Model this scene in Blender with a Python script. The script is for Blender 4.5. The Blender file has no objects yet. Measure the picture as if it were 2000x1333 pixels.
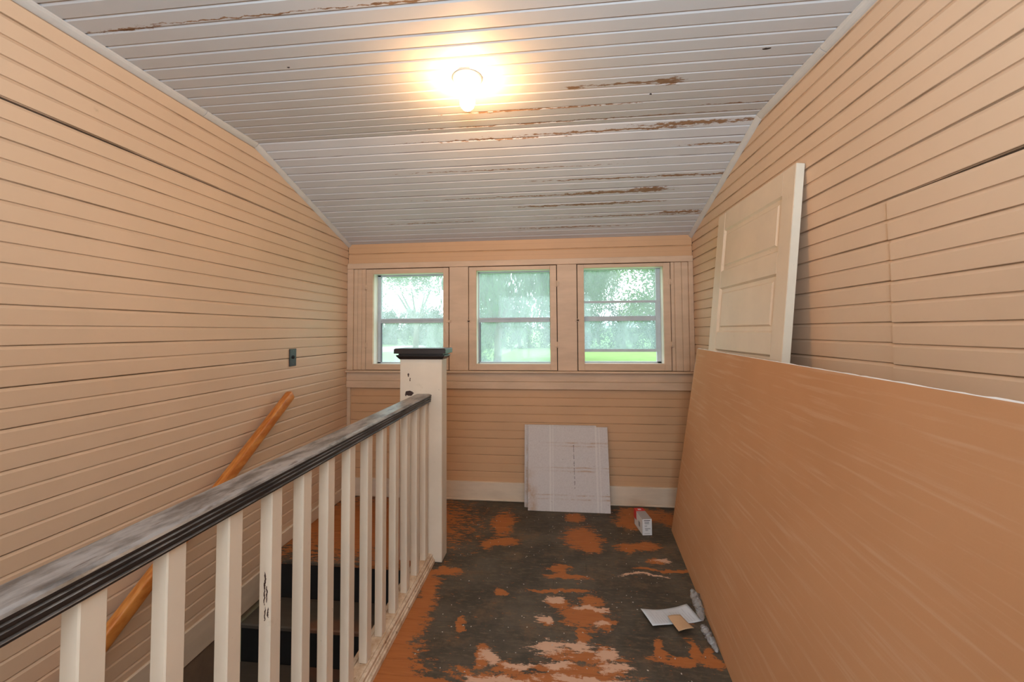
import bpy, bmesh, math, random
from mathutils import Vector, Matrix, noise as mnoise
random.seed(7)
SC = bpy.context.scene
COL = SC.collection

# ------------------------------------------------------------------ camera
cd = bpy.data.cameras.new('camera')
cam = bpy.data.objects.new('camera', cd)
COL.objects.link(cam)
yv = Vector((84.0, -29.0, -795.0)).normalized()
zv = Vector((1.0, 0.006, 0.0)).cross(yv).normalized()
if zv.y < 0: zv = -zv
xv = yv.cross(zv)
M = Matrix((xv, yv, zv)).to_4x4()
M.translation = Vector((0, 0, 1.33))
cam.matrix_world = M
cd.sensor_width = 36
cd.lens = 795 / 2000 * 36
cd.shift_y = -0.0245
cd.clip_start = 0.02
cd.clip_end = 500
SC.camera = cam

# ------------------------------------------------------------------ light
SC.view_settings.view_transform = 'Standard'
SC.view_settings.look = 'None'
SC.view_settings.exposure = 0.19
SC.view_settings.gamma = 1.0
SC.view_settings.use_curve_mapping = False
w = bpy.data.worlds.new('sky'); SC.world = w; w.use_nodes = True
bg = w.node_tree.nodes['Background']
bg.inputs[0].default_value = (0.86, 0.96, 1.0, 1)
bg.inputs[1].default_value = 3.2
REAR_FILL_POWER = 40
BOUNCE_FILL_POWER = 92
BULB_STRENGTH = 270
def area(name, loc, target, size, size_y, power, col):
    l = bpy.data.lights.new(name, 'AREA'); l.shape = 'RECTANGLE'
    l.size = size; l.size_y = size_y; l.energy = power; l.color = col
    o = bpy.data.objects.new(name, l); COL.objects.link(o)
    o.location = loc
    d = Vector(target) - Vector(loc)
    o.rotation_euler = d.to_track_quat('-Z', 'Y').to_euler()
    return o
# added fill lamp, set outside a made-up window opening behind the camera
area('daylight', (-0.25, -2.95, 1.42), (-0.25, 3.0, 1.35), 2.2, 1.5, REAR_FILL_POWER, (0.66, 0.84, 1.0))

# added fill lamp behind the camera, bounced off the ceiling as an assumed flash
area('bounced_flash', (0.15, -0.75, 1.55), (0.12, -0.62, 2.42), 0.7, 0.5, BOUNCE_FILL_POWER, (0.66, 0.84, 1.0))

XL, XR, D, YB = -1.713, 1.051, 3.227, -2.8
YK, ZC, ZE = 2.14, 2.42, 2.06           # ceiling kink, flat height, eave height
RX = -0.80                               # edge of the stair opening
YN = 2.285                               # nosing of the landing

# ------------------------------------------------------------------ materials
def newmat(name):
    m = bpy.data.materials.new(name); m.use_nodes = True
    nt = m.node_tree
    b = nt.nodes['Principled BSDF']
    return m, nt, b
def nd(nt, t, **k):
    n = nt.nodes.new(t)
    for a, v in k.items(): setattr(n, a, v)
    return n
def lk(nt, a, b): nt.links.new(a, b)
def val(nt, op, a, b=None, c=None, clamp=False):
    n = nd(nt, 'ShaderNodeMath', operation=op); n.use_clamp = clamp
    for i, x in enumerate((a, b, c)):
        if x is None: continue
        if isinstance(x, (int, float)): n.inputs[i].default_value = x
        else: lk(nt, x, n.inputs[i])
    return n.outputs[0]
def vmul(nt, v, s):
    n = nd(nt, 'ShaderNodeVectorMath', operation='MULTIPLY'); lk(nt, v, n.inputs[0]); n.inputs[1].default_value = s
    return n.outputs[0]
def noise(nt, v, scale=5, detail=4, rough=0.55, col=False):
    n = nd(nt, 'ShaderNodeTexNoise'); n.inputs['Scale'].default_value = scale
    n.inputs['Detail'].default_value = detail; n.inputs['Roughness'].default_value = rough
    if v is not None: lk(nt, v, n.inputs['Vector'])
    return n.outputs['Color' if col else 'Fac']
def mix(nt, f, a, b):
    n = nd(nt, 'ShaderNodeMix', data_type='RGBA')
    if isinstance(f, (int, float)): n.inputs[0].default_value = f
    else: lk(nt, f, n.inputs[0])
    for i, x in ((6, a), (7, b)):
        if isinstance(x, tuple): n.inputs[i].default_value = (*x, 1)
        else: lk(nt, x, n.inputs[i])
    return n.outputs[2]
def step(nt, x, lo, hi):
    n = nd(nt, 'ShaderNodeMapRange'); n.interpolation_type = 'SMOOTHSTEP'
    lk(nt, x, n.inputs[0]); n.inputs[1].default_value = lo; n.inputs[2].default_value = hi
    return n.outputs[0]
def pos(nt): return nd(nt, 'ShaderNodeNewGeometry').outputs['Position']
def uv(nt): return nd(nt, 'ShaderNodeUVMap').outputs[0]
def bump(nt, b, h, strength=0.3, dist=0.002):
    n = nd(nt, 'ShaderNodeBump'); n.inputs['Strength'].default_value = strength
    n.inputs['Distance'].default_value = dist
    lk(nt, h, n.inputs['Height']); lk(nt, n.outputs[0], b.inputs['Normal'])
def warp(nt, p, amp, scale, detail=3):
    c = noise(nt, p, scale, detail, 0.6, True)
    s = nd(nt, 'ShaderNodeVectorMath', operation='SUBTRACT'); lk(nt, c, s.inputs[0]); s.inputs[1].default_value = (.5, .5, .5)
    m2 = nd(nt, 'ShaderNodeVectorMath', operation='SCALE'); lk(nt, s.outputs[0], m2.inputs[0]); m2.inputs[3].default_value = amp
    a = nd(nt, 'ShaderNodeVectorMath', operation='ADD'); lk(nt, p, a.inputs[0]); lk(nt, m2.outputs[0], a.inputs[1])
    return a.outputs[0]
def blobs(nt, p, lst, axes=(0, 1)):
    """smallest normalised distance to any of a list of worn spots (centre a, b, radii ra, rb)"""
    cur = None
    for (a, b_, ra, rb) in lst:
        n = nd(nt, 'ShaderNodeVectorMath', operation='MULTIPLY_ADD')
        lk(nt, p, n.inputs[0])
        mu = [0, 0, 0]; ad = [0, 0, 0]
        mu[axes[0]] = 1 / ra; ad[axes[0]] = -a / ra
        mu[axes[1]] = 1 / rb; ad[axes[1]] = -b_ / rb
        n.inputs[1].default_value = mu; n.inputs[2].default_value = ad
        l = nd(nt, 'ShaderNodeVectorMath', operation='LENGTH'); lk(nt, n.outputs[0], l.inputs[0])
        cur = l.outputs['Value'] if cur is None else val(nt, 'MINIMUM', cur, l.outputs['Value'])
    return cur

def simple(name, col, rough=0.6, metal=0.0, var=0.06, scale=12, spec=0.4):
    m, nt, b = newmat(name)
    n = noise(nt, pos(nt), scale, 5)
    c2 = tuple(max(0, x * (1 - var * 2.5)) for x in col)
    lk(nt, mix(nt, n, c2, tuple(min(1, x * (1 + var)) for x in col)), b.inputs['Base Color'])
    b.inputs['Roughness'].default_value = rough
    b.inputs['Metallic'].default_value = metal
    b.inputs['Specular IOR Level'].default_value = spec
    return m

def painted_boards(name, col, dirt, groove_dirt=0.5, stretch=(0.6, 1, 1), rough=0.5):
    """painted tongue-and-groove board: grime along the joints (UV v), long faint grain"""
    m, nt, b = newmat(name)
    P = pos(nt); U = uv(nt)
    sx = nd(nt, 'ShaderNodeSeparateXYZ'); lk(nt, U, sx.inputs[0])
    v = sx.outputs[1]
    n1 = noise(nt, P, 2.2, 4); n2 = noise(nt, P, 30, 4)
    c = mix(nt, step(nt, n1, .3, .75), tuple(x * 0.93 for x in col), col)
    c = mix(nt, val(nt, 'MULTIPLY', step(nt, n2, .5, .9), .25), c, tuple(x * 0.85 for x in col))
    # distance to the nearest line 0, .5, 1 in v
    d = val(nt, 'PINGPONG', v, 0.25)
    line = step(nt, val(nt, 'PINGPONG', v, 0.5), 0.035, 0.0)      # v near 0 or 1: the joint
    mid = step(nt, val(nt, 'ABSOLUTE', val(nt, 'SUBTRACT', v, .5)), 0.02, 0.0)
    g = noise(nt, vmul(nt, P, (1.5, 1.5, 6)), 2.5, 5)
    f = val(nt, 'MULTIPLY', line, step(nt, g, .36, .66))
    f = val(nt, 'MULTIPLY', val(nt, 'MAXIMUM', f, val(nt, 'MULTIPLY', mid, .35)), groove_dirt)
    c = mix(nt, f, c, dirt)
    # sparse smudges
    sm = val(nt, 'MULTIPLY', step(nt, noise(nt, P, 7, 6, .7), .66, .8), .28)
    c = mix(nt, sm, c, dirt)
    lk(nt, c, b.inputs['Base Color'])
    b.inputs['Roughness'].default_value = rough
    b.inputs['Specular IOR Level'].default_value = 0.35
    bump(nt, b, noise(nt, vmul(nt, P, (1, 1, 1)), 60, 3), 0.12, 0.001)
    return m

PEACH = (0.68, 0.475, 0.32)
m_wall = painted_boards('cream painted boards', PEACH, (0.24, 0.13, 0.06), .55)
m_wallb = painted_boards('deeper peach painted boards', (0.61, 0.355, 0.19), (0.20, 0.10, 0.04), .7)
m_gap = simple('dark gap behind boards', (0.07, 0.04, 0.025), .9)
m_trim = painted_boards('cream painted trim', (0.67, 0.465, 0.315), (0.2, 0.11, 0.05), .15)
m_base = painted_boards('pale cream painted baseboard', (0.74, 0.58, 0.43), (0.25, 0.15, 0.08), .15)
m_cove = simple('grey white painted moulding', (0.60, 0.56, 0.52), .5)
m_brown = simple('old brown boards', (0.22, 0.14, 0.09), .7, var=.15)

# ceiling paint, peeling to bare wood along some joints
def ceiling_mat():
    m, nt, b = newmat('grey white ceiling paint peeling to wood')
    P = pos(nt); U = uv(nt)
    sx = nd(nt, 'ShaderNodeSeparateXYZ'); lk(nt, U, sx.inputs[0])
    v = sx.outputs[1]
    col = (0.59, 0.57, 0.56)
    c = mix(nt, step(nt, noise(nt, P, 2, 4), .3, .7), tuple(x * .93 for x in col), col)
    wp = warp(nt, P, .035, 16, 5)
    k = blobs(nt, wp, [(.30, 1.80, .17, 0.0066), (.50, 1.81, .07, 0.0240), (-.25, 1.965, .13, 0.0055), (.0, 1.965, .4, 0.0033), (.10, 1.81, .04, 0.0110),
                       (-.36, 2.205, .45, 0.0066), (.30, 2.19, .45, 0.0066), (.75, 2.17, .30, 0.0121),
                       (.55, 2.09, .5, 0.0044), (.9, 2.02, .2, 0.0044), (-.2, 2.10, .5, 0.0033), (.4, 2.69, .30, 0.0110), (.1, 2.70, .4, 0.0055),
                       (.62, 2.68, .10, 0.0240), (-.05, 2.81, .18, 0.0083), (.25, 2.81, .28, 0.0099), (.55, 2.80, .20, 0.0066), (-.35, 2.70, .5, 0.0028),
                       (.80, 2.56, .35, 0.0077), (.35, 2.56, .4, 0.0044), (-.3, 2.44, .6, 0.0028), (-.5, 1.26, .12, 0.0055), (-1.5, 1.27, .16, 0.0066), (-1.05, 1.26, .4, 0.0033),
                       (.95, 2.32, .2, 0.0055), (.6, 2.95, .5, 0.0055), (-.9, 2.96, .3, 0.0044), (.1, 3.07, .4, 0.0055), (.88, 2.93, .15, 0.0110)], (0, 1))
    peel = step(nt, val(nt, 'ADD', k, val(nt, 'MULTIPLY', noise(nt, vmul(nt, P, (2, 6, 6)), 14, 6, .7), 4.2)), 3.3, 2.75)
    line = step(nt, val(nt, 'PINGPONG', v, 0.5), 0.05, 0.0)
    g = noise(nt, vmul(nt, P, (1, 3, 3)), 3, 5)
    sx2 = nd(nt, 'ShaderNodeSeparateXYZ'); lk(nt, P, sx2.inputs[0])
    far = step(nt, sx2.outputs[1], 1.7, 2.3)
    f = val(nt, 'MULTIPLY', line, step(nt, g, .38, .56))
    f = val(nt, 'MULTIPLY', f, val(nt, 'MULTIPLY_ADD', far, .8, .15))
    low = val(nt, 'MULTIPLY', step(nt, sx2.outputs[1], 2.3, 2.9), step(nt, noise(nt, vmul(nt, P, (1.2, 9, 9)), 4, 7, .75), .60, .72))
    f = val(nt, 'MAXIMUM', f, val(nt, 'MULTIPLY', low, .55))
    f = val(nt, 'MAXIMUM', f, peel)
    wood = mix(nt, noise(nt, vmul(nt, P, (3, 20, 20)), 6, 4), (0.10, 0.045, 0.02), (0.42, 0.24, 0.13))
    c = mix(nt, f, c, wood)
    ln = step(nt, val(nt, 'PINGPONG', v, 0.5), 0.034, 0.012)
    ln = val(nt, 'MULTIPLY', ln, step(nt, noise(nt, vmul(nt, P, (1.4, 4, 4)), 3.5, 6, .65), .42, .56))
    ln = val(nt, 'MULTIPLY', ln, val(nt, 'MULTIPLY_ADD', far, .72, .2))
    c = mix(nt, ln, c, (.11, .055, .03))
    md = step(nt, val(nt, 'ABSOLUTE', val(nt, 'SUBTRACT', v, .5)), .026, .014)
    md = val(nt, 'MULTIPLY', md, val(nt, 'MULTIPLY_ADD', far, .35, .15))
    c = mix(nt, md, c, (.16, .09, .05))
    c = mix(nt, step(nt, blobs(nt, warp(nt, P, .01, 60), [(.827, 1.636, .016, .005), (-1.08, 1.53, .006, .004), (.45, 1.90, .006, .004)]), 1.1, .9), c, (.02, .01, .008))
    lk(nt, c, b.inputs['Base Color'])
    b.inputs['Roughness'].default_value = .6
    b.inputs['Specular IOR Level'].default_value = .4
    bump(nt, b, f, -0.25, 0.001)
    return m
m_ceil = ceiling_mat()

def floor_mat():
    m, nt, b = newmat('worn dark floor paint over orange wood')
    P = pos(nt)
    wp = warp(nt, P, .13, 7, 6)
    wp = warp(nt, wp, .03, 45, 3)
    o = [(-.37, 2.84, .07, .17), (-.35, 2.61, .10, .045), (-.43, 2.58, .05, .06), (.12, 2.98, .06, .06), (.16, 2.70, .11, .13), (.20, 2.60, .07, .07), (.60, 3.06, .17, .11), (.52, 2.95, .10, .1), (.80, 3.0, .08, .1),
         (.53, 2.63, .09, .045), (.42, 2.60, .05, .055), (.57, 2.46, .04, .035), (.58, 2.385, .15, .012), (.01, 2.34, .06, .04),
         (.05, 2.27, .10, .022), (-.02, 2.14, .14, .014), (.10, 2.15, .08, .012), (-.30, 2.11, .03, .025), (.16, 2.08, .05, .03), (.13, 1.97, .10, .085),
         (.00, 2.04, .05, .035), (-.05, 1.92, .03, .02), (.21, 1.93, .04, .05), (-.44, 1.86, .014, .055), (.11, 1.84, .025, .05), (-.31, 1.70, .03, .05), (.19, 1.76, .04, .05),
         (.12, 1.73, .14, .03), (.06, 1.66, .18, .035), (-.05, 1.60, .30, .04), (.43, 1.79, .022, .065), (.50, 1.745, .10, .025), (.60, 1.75, .05, .03),
         (.565, 1.80, .016, .06), (.62, 1.78, .02, .035), (-.36, 1.63, .03, .02), (-.20, 1.66, .05, .03), (-.66, 2.24, .10, .02), (-.60, 2.27, .06, .03), (-.68, 2.12, .055, .10), (-.67, 1.95, .07, .12),
         (-.68, 1.80, .085, .12), (-.68, 1.68, .10, .10), (-.66, 1.58, .13, .09), (-.5, 1.535, .22, .03), (-.2, 1.45, .8, .08), (-.70, 1.45, .10, .5),
         (.30, 1.50, .3, .04), (-1.3, 2.78, .62, .43), (-.95, 2.5, .2, .3), (.0, 1.0, .25, .12), (.35, .7, .2, .1), (-.65, .4, .12, .7), (-.1, .2, .3, .1), (.4, -.4, .3, .3), (-.3, -1.2, .5, .3)]
    k = blobs(nt, wp, o)
    nn = noise(nt, vmul(nt, P, (3, 9, 3)), 5, 9, .8)
    k1 = val(nt, 'ADD', k, val(nt, 'MULTIPLY', val(nt, 'SUBTRACT', nn, .5), 4.6))
    orange = step(nt, k1, 1.16, .94)
    n3 = noise(nt, vmul(nt, P, (2, 7, 2)), 11, 8, .72)
    fle = step(nt, n3, .605, .66)
    orange = val(nt, 'MAXIMUM', orange, val(nt, 'MULTIPLY', fle, .8))
    pk = [(-.03, 1.77, .07, .035), (.08, 1.78, .05, .02), (.20, 1.75, .05, .04), (.23, 1.68, .05, .02), (-.01, 1.68, .06, .02), (-.16, 1.67, .05, .015), (-.28, 1.70, .04, .03), (.10, 1.62, .14, .018),
          (-.28, 1.58, .05, .03), (.46, 2.33, .11, .012), (-.02, 2.07, .05, .025), (-.05, 1.93, .03, .02), (.16, 2.03, .06, .012), (-.2, 1.6, .10, .015), (.60, 2.47, .04, .02), (.2, 1.92, .03, .02)]
    kp = blobs(nt, wp, pk)
    kp = val(nt, 'ADD', kp, val(nt, 'MULTIPLY', val(nt, 'SUBTRACT', noise(nt, vmul(nt, P, (2, 8, 2)), 8, 9, .8), .5), 5.0))
    pink = step(nt, kp, 1.15, .9)
    g = noise(nt, P, 3.5, 6, .65); g2 = noise(nt, vmul(nt, P, (2, 6, 1)), 9, 8, .7)
    dark = mix(nt, step(nt, g, .35, .7), (0.052, 0.040, 0.028), (0.105, 0.082, 0.058))
    dark = mix(nt, val(nt, 'MULTIPLY', step(nt, g2, .48, .72), .6), dark, (0.19, 0.135, 0.08))
    dark = mix(nt, val(nt, 'MULTIPLY', step(nt, noise(nt, P, 5, 7, .7), .52, .66), .55), dark, (0.17, 0.10, 0.052))
    wood = mix(nt, noise(nt, vmul(nt, P, (2, 25, 2)), 5, 5), (0.30, 0.085, 0.018), (0.46, 0.16, 0.045))
    c = mix(nt, orange, dark, wood)
    c = mix(nt, pink, c, (0.60, 0.36, 0.24))
    specks = step(nt, noise(nt, P, 75, 2, .5), .765, .785)
    c = mix(nt, specks, c, (.5, .42, .33))
    lk(nt, c, b.inputs['Base Color'])
    b.inputs['Roughness'].default_value = .6
    b.inputs['Specular IOR Level'].default_value = .3
    bump(nt, b, val(nt, 'MAXIMUM', orange, pink), -0.3, 0.001)
    return m
m_floor = floor_mat()

def tread_mat():
    m, nt, b = newmat('dark worn stair tread')
    P = pos(nt)
    sx = nd(nt, 'ShaderNodeSeparateXYZ'); lk(nt, P, sx.inputs[0])
    n = noise(nt, vmul(nt, P, (2, 8, 2)), 3, 6, .7)
    k = blobs(nt, warp(nt, P, .1, 6), [(-1.15, 2.08, .22, .08), (-1.1, 1.86, .2, .06), (-1.2, 1.63, .2, .06)])
    f = val(nt, 'MULTIPLY', step(nt, k, 1.2, .6), .45)
    c = mix(nt, n, (0.05, 0.04, 0.03), (0.11, 0.085, 0.06))
    c = mix(nt, f, c, (0.26, 0.08, 0.025))
    lk(nt, c, b.inputs['Base Color']); b.inputs['Roughness'].default_value = .6
    return m
m_tread = tread_mat()
m_riser = simple('black painted riser', (0.018, 0.016, 0.015), .5, var=.2)

def cream_chipped(name, chips, axes, col=(0.76, 0.64, 0.505)):
    m, nt, b = newmat(name)
    P = pos(nt)
    n = noise(nt, P, 3, 5, .6)
    c = mix(nt, step(nt, n, .3, .7), tuple(x * .9 for x in col), col)
    sm = val(nt, 'MULTIPLY', step(nt, noise(nt, P, 16, 6, .7), .62, .75), .25)
    c = mix(nt, sm, c, (.38, .27, .17))
    fl = step(nt, noise(nt, P, 48, 4, .6), .73, .745)
    c = mix(nt, val(nt, 'MULTIPLY', fl, .8), c, (.12, .06, .03))
    if chips:
        k = blobs(nt, warp(nt, P, .012, 70, 3), chips, axes)
        c = mix(nt, step(nt, k, 1.05, .95), c, (.045, .018, .012))
    lk(nt, c, b.inputs['Base Color']); b.inputs['Roughness'].default_value = .45
    b.inputs['Specular IOR Level'].default_value = .4
    bump(nt, b, noise(nt, vmul(nt, P, (1, 1, .3)), 35, 3), .15, .0015)
    return m
m_newel = cream_chipped('cream newel paint with chips', [(-.863, 1.074, .0055, .011), (-.853, 1.048, .003, .010), (-.857, .967, .026, .014), (-.880, .958, .004, .008)], (0, 2))
m_bal = cream_chipped('cream baluster paint', [], (0, 2))
m_balchip = cream_chipped('cream baluster paint with dark scratches', [(-.750, .690, .0022, .022), (-.7455, .655, .0022, .022), (-.752, .655, .0018, .03), (-.7415, .610, .0022, .014), (-.7505, .605, .0018, .018)], (0, 2))

def rail_mat():
    m, nt, b = newmat('black handrail paint worn to grey on top')
    P = pos(nt)
    ge = nd(nt, 'ShaderNodeNewGeometry')
    sx = nd(nt, 'ShaderNodeSeparateXYZ'); lk(nt, ge.outputs['True Normal'], sx.inputs[0])
    top = step(nt, sx.outputs[2], .6, .9)  # upward faces: grey wear plus the window's sheen painted into the colour
    n = noise(nt, vmul(nt, P, (5, 1.6, 5)), 5, 7, .65)
    c = mix(nt, step(nt, n, .35, .62), (.085, .075, .07), (.30, .275, .26))
    n2 = noise(nt, vmul(nt, P, (7, 1, 7)), 6, 5, .7)
    c = mix(nt, val(nt, 'MULTIPLY', step(nt, n2, .6, .72), .7), c, (.46, .41, .37))
    c = mix(nt, val(nt, 'MULTIPLY', step(nt, noise(nt, vmul(nt, P, (12, 2, 12)), 6, 4), .62, .7), .7), c, (.05, .025, .018))
    c = mix(nt, top, mix(nt, n, (.012, .011, .011), (.028, .022, .020)), c)
    lk(nt, c, b.inputs['Base Color'])
    b.inputs['Roughness'].default_value = .38
    return m
m_rail = rail_mat()
m_black = simple('black brown paint', (.022, .013, .010), .35, var=.2)
def dusty_rail():
    m, nt, b = newmat('dirty cream bottom rail')
    P = pos(nt)
    c = mix(nt, step(nt, noise(nt, P, 14, 6, .7), .35, .7), (.70, .56, .42), (.42, .27, .16))
    c = mix(nt, step(nt, noise(nt, P, 40, 4, .7), .62, .7), c, (.22, .12, .06))
    lk(nt, c, b.inputs['Base Color']); b.inputs['Roughness'].default_value = .6
    return m
m_bot = dusty_rail()
def pine():
    m, nt, b = newmat('varnished orange pine')
    P = pos(nt)
    n = noise(nt, vmul(nt, warp(nt, P, .05, 5), (40, 3, 12)), 2, 4)
    c = mix(nt, step(nt, n, .3, .7), (.46, .13, .02), (.66, .26, .06))
    lk(nt, c, b.inputs['Base Color']); b.inputs['Roughness'].default_value = .35
    return m
m_pine = pine()
m_door = cream_chipped('cream door paint', [], (1, 2), (.74, .59, .44))
m_dooredge = cream_chipped('pale dusty door edge', [], (1, 2), (.76, .66, .52))

def paper_mat():
    m, nt, b = newmat('brown gypsum board paper')
    P = pos(nt); U = uv(nt)
    n = noise(nt, P, 1.3, 4)
    col = mix(nt, step(nt, n, .3, .7), (.55, .285, .14), (.61, .33, .17))
    st = noise(nt, vmul(nt, U, (1.2, 26, 1)), 2.0, 5, .6)
    f = val(nt, 'MULTIPLY', step(nt, st, .50, .70), .55)
    col = mix(nt, f, col, (.66, .42, .27))
    fine = noise(nt, P, 260, 2)
    col = mix(nt, val(nt, 'MULTIPLY', fine, .12), col, (.40, .20, .10))
    # paler towards the far top corner
    kb = blobs(nt, P, [(2.95, 1.2, .16, .42)], (1, 2))
    col = mix(nt, val(nt, 'MULTIPLY', step(nt, kb, 1.1, .2), .55), col, (.62, .48, .33))
    lk(nt, col, b.inputs['Base Color']); b.inputs['Roughness'].default_value = .85
    b.inputs['Specular IOR Level'].default_value = .15
    return m
m_paper = paper_mat()
m_gyp = simple('white gypsum edge', (.80, .78, .76), .8)
m_tape = simple('grey edge tape', (.42, .46, .55), .5)
def foam_mat():
    m, nt, b = newmat('speckled white foam board with stains')
    P = pos(nt)
    c = mix(nt, noise(nt, P, 90, 3), (.52, .46, .43), (.66, .60, .57))
    c = mix(nt, step(nt, noise(nt, P, 130, 2), .70, .74), c, (.30, .20, .15))
    wp = warp(nt, P, .012, 10, 3)
    k = blobs(nt, wp, [(.28, .475, .32, .006), (.30, .452, .30, .005), (.25, .30, .32, .005), (.28, .277, .30, .006), (.12, .112, .5, .005), (.2, .085, .4, .006), (-.2, .07, .05, .2), (-.225, .2, .01, .4)], (0, 2))
    st = val(nt, 'MULTIPLY', step(nt, k, 1.5, .4), step(nt, noise(nt, P, 9, 6, .7), .35, .65))
    c = mix(nt, val(nt, 'MULTIPLY', st, .75), c, (.42, .24, .12))
    lk2 = blobs(nt, P, [(-.045, .3, .008, .9), (-.025, .3, .004, .9), (.30, .3, .007, .9), (.325, .3, .004, .9)], (0, 2))
    c = mix(nt, val(nt, 'MULTIPLY', step(nt, lk2, 1.2, .5), .4), c, (.76, .70, .64))
    lk(nt, c, b.inputs['Base Color']); b.inputs['Roughness'].default_value = .9
    return m
m_foam = foam_mat()
m_ink = simple('dark print', (.06, .045, .04), .7)
m_greyink = simple('grey print', (.28, .27, .27), .7)
m_white = simple('white card', (.72, .70, .68), .6, var=.03)
m_greycard = simple('grey box card', (.36, .33, .32), .6, var=.04)
m_red = simple('red card', (.62, .035, .03), .5, var=.05)
m_sheet = simple('white paper', (.60, .62, .65), .8, var=.03)
m_tag = simple('tan cardboard', (.60, .38, .22), .85, var=.05)
m_alu = simple('weathered aluminium', (.52, .56, .60), .5, metal=.0, var=.1)
m_alud = simple('dull grey lead aluminium', (.22, .25, .29), .6, metal=.2, var=.1)
m_reveal = simple('pale reveal paint', (.80, .76, .68), .5)
m_porc = simple('white porcelain', (.80, .78, .74), .2, var=.02)
m_wrap, nt, b = newmat('clear bubble plastic')
b.inputs['Base Color'].default_value = (.85, .85, .86, 1); b.inputs['Roughness'].default_value = .08
b.inputs['Transmission Weight'].default_value = .8; b.inputs['IOR'].default_value = 1.3
bump(nt, b, noise(nt, pos(nt), 70, 2), .8, .004)

m_bulb, nt, b = newmat('glowing bulb glass')
em = nd(nt, 'ShaderNodeEmission'); em.inputs[0].default_value = (1, .56, .24, 1); em.inputs[1].default_value = BULB_STRENGTH
lk(nt, em.outputs[0], nt.nodes['Material Output'].inputs[0])

def glass(name, haze, tint, sc=(1, 1, 1)):
    m = bpy.data.materials.new(name); m.use_nodes = True; nt = m.node_tree
    nt.nodes.remove(nt.nodes['Principled BSDF'])
    out = nt.nodes['Material Output']
    t = nd(nt, 'ShaderNodeBsdfTransparent'); t.inputs[0].default_value = (*tint, 1)
    s = nd(nt, 'ShaderNodeBsdfTranslucent'); s.inputs[0].default_value = (.82, .89, .94, 1)
    g = nd(nt, 'ShaderNodeBsdfGlossy'); g.inputs['Roughness'].default_value = .05
    P = pos(nt)
    n = noise(nt, vmul(nt, P, (1, 1, .5)), 6, 6, .7)
    f = val(nt, 'MULTIPLY_ADD', step(nt, n, .25, .8), haze * .7, haze * .65)
    ms = nd(nt, 'ShaderNodeMixShader'); lk(nt, f, ms.inputs[0]); lk(nt, t.outputs[0], ms.inputs[1]); lk(nt, s.outputs[0], ms.inputs[2])
    m2 = nd(nt, 'ShaderNodeMixShader'); m2.inputs[0].default_value = .02
    lk(nt, ms.outputs[0], m2.inputs[1]); lk(nt, g.outputs[0], m2.inputs[2])
    lk(nt, m2.outputs[0], out.inputs[0])
    return m
g_left = glass('dirty window glass pale', .25, (.93, .96, .97))
g_mid = glass('dirty window glass cloudy', .19, (.88, .94, .94))
g_clear = glass('window glass fairly clear', .14, (.91, .95, .95))
g_low = glass('dirty lower window glass', .24, (.74, .82, .84))

# ------------------------------------------------------------------ mesh helpers
def tag(o, label=None, cat=None, group=None, kind=None):
    if label: o['label'] = label
    if cat: o['category'] = cat
    if group: o['group'] = group
    if kind: o['kind'] = kind
    return o
def link(name, me, parent=None):
    o = bpy.data.objects.new(name, me); COL.objects.link(o)
    if parent: o.parent = parent
    return o
def raw(name, verts, faces, mat, parent=None, uvs=None, smooth=False):
    me = bpy.data.meshes.new(name)
    me.from_pydata([tuple(v) for v in verts], [], faces)
    me.materials.append(mat)
    if uvs:
        l = me.uv_layers.new(name='UVMap')
        for p in me.polygons:
            for li in p.loop_indices:
                l.data[li].uv = uvs[me.loops[li].vertex_index]
    bm = bmesh.new(); bm.from_mesh(me); bmesh.ops.recalc_face_normals(bm, faces=bm.faces); bm.to_mesh(me); bm.free()
    if smooth:
        for p in me.polygons: p.use_smooth = True
    return link(name, me, parent)
def empty(name, loc=(0, 0, 0), parent=None):
    o = bpy.data.objects.new(name, None); COL.objects.link(o); o.location = loc
    if parent: o.parent = parent
    return o
class MB:
    def __init__(s): s.v = []; s.f = []
    def box(s, x0, x1, y0, y1, z0, z1, M=None):
        b = len(s.v)
        for x, y, z in ((x0, y0, z0), (x1, y0, z0), (x1, y1, z0), (x0, y1, z0), (x0, y0, z1), (x1, y0, z1), (x1, y1, z1), (x0, y1, z1)):
            p = Vector((x, y, z)); s.v.append(M @ p if M else p)
        for f in ((0, 3, 2, 1), (4, 5, 6, 7), (0, 1, 5, 4), (1, 2, 6, 5), (2, 3, 7, 6), (3, 0, 4, 7)): s.f.append(tuple(i + b for i in f))
        return s
    def build(s, name, mat, parent=None, bevel=0.0, seg=1):
        me = bpy.data.meshes.new(name)
        me.from_pydata([tuple(v) for v in s.v], [], s.f); me.materials.append(mat)
        bm = bmesh.new(); bm.from_mesh(me)
        bmesh.ops.recalc_face_normals(bm, faces=bm.faces)
        if bevel: bmesh.ops.bevel(bm, geom=list(bm.edges), offset=bevel, segments=seg, profile=.5, affect='EDGES')
        bm.to_mesh(me); bm.free()
        return link(name, me, parent)
def box(name, mat, parent, x0, x1, y0, y1, z0, z1, bevel=.002, M=None):
    return MB().box(x0, x1, y0, y1, z0, z1, M).build(name, mat, parent, bevel)
def extrude(name, mat, parent, prof, f0, f1):
    """closed profile; f0(p), f1(p) give the 3D points at both ends"""
    n = len(prof)
    v = [f0(p) for p in prof] + [f1(p) for p in prof]
    f = [(i, (i + 1) % n, (i + 1) % n + n, i + n) for i in range(n)] + [tuple(range(n))[::-1], tuple(range(n, 2 * n))]
    return raw(name, v, f, mat, parent)
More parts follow.
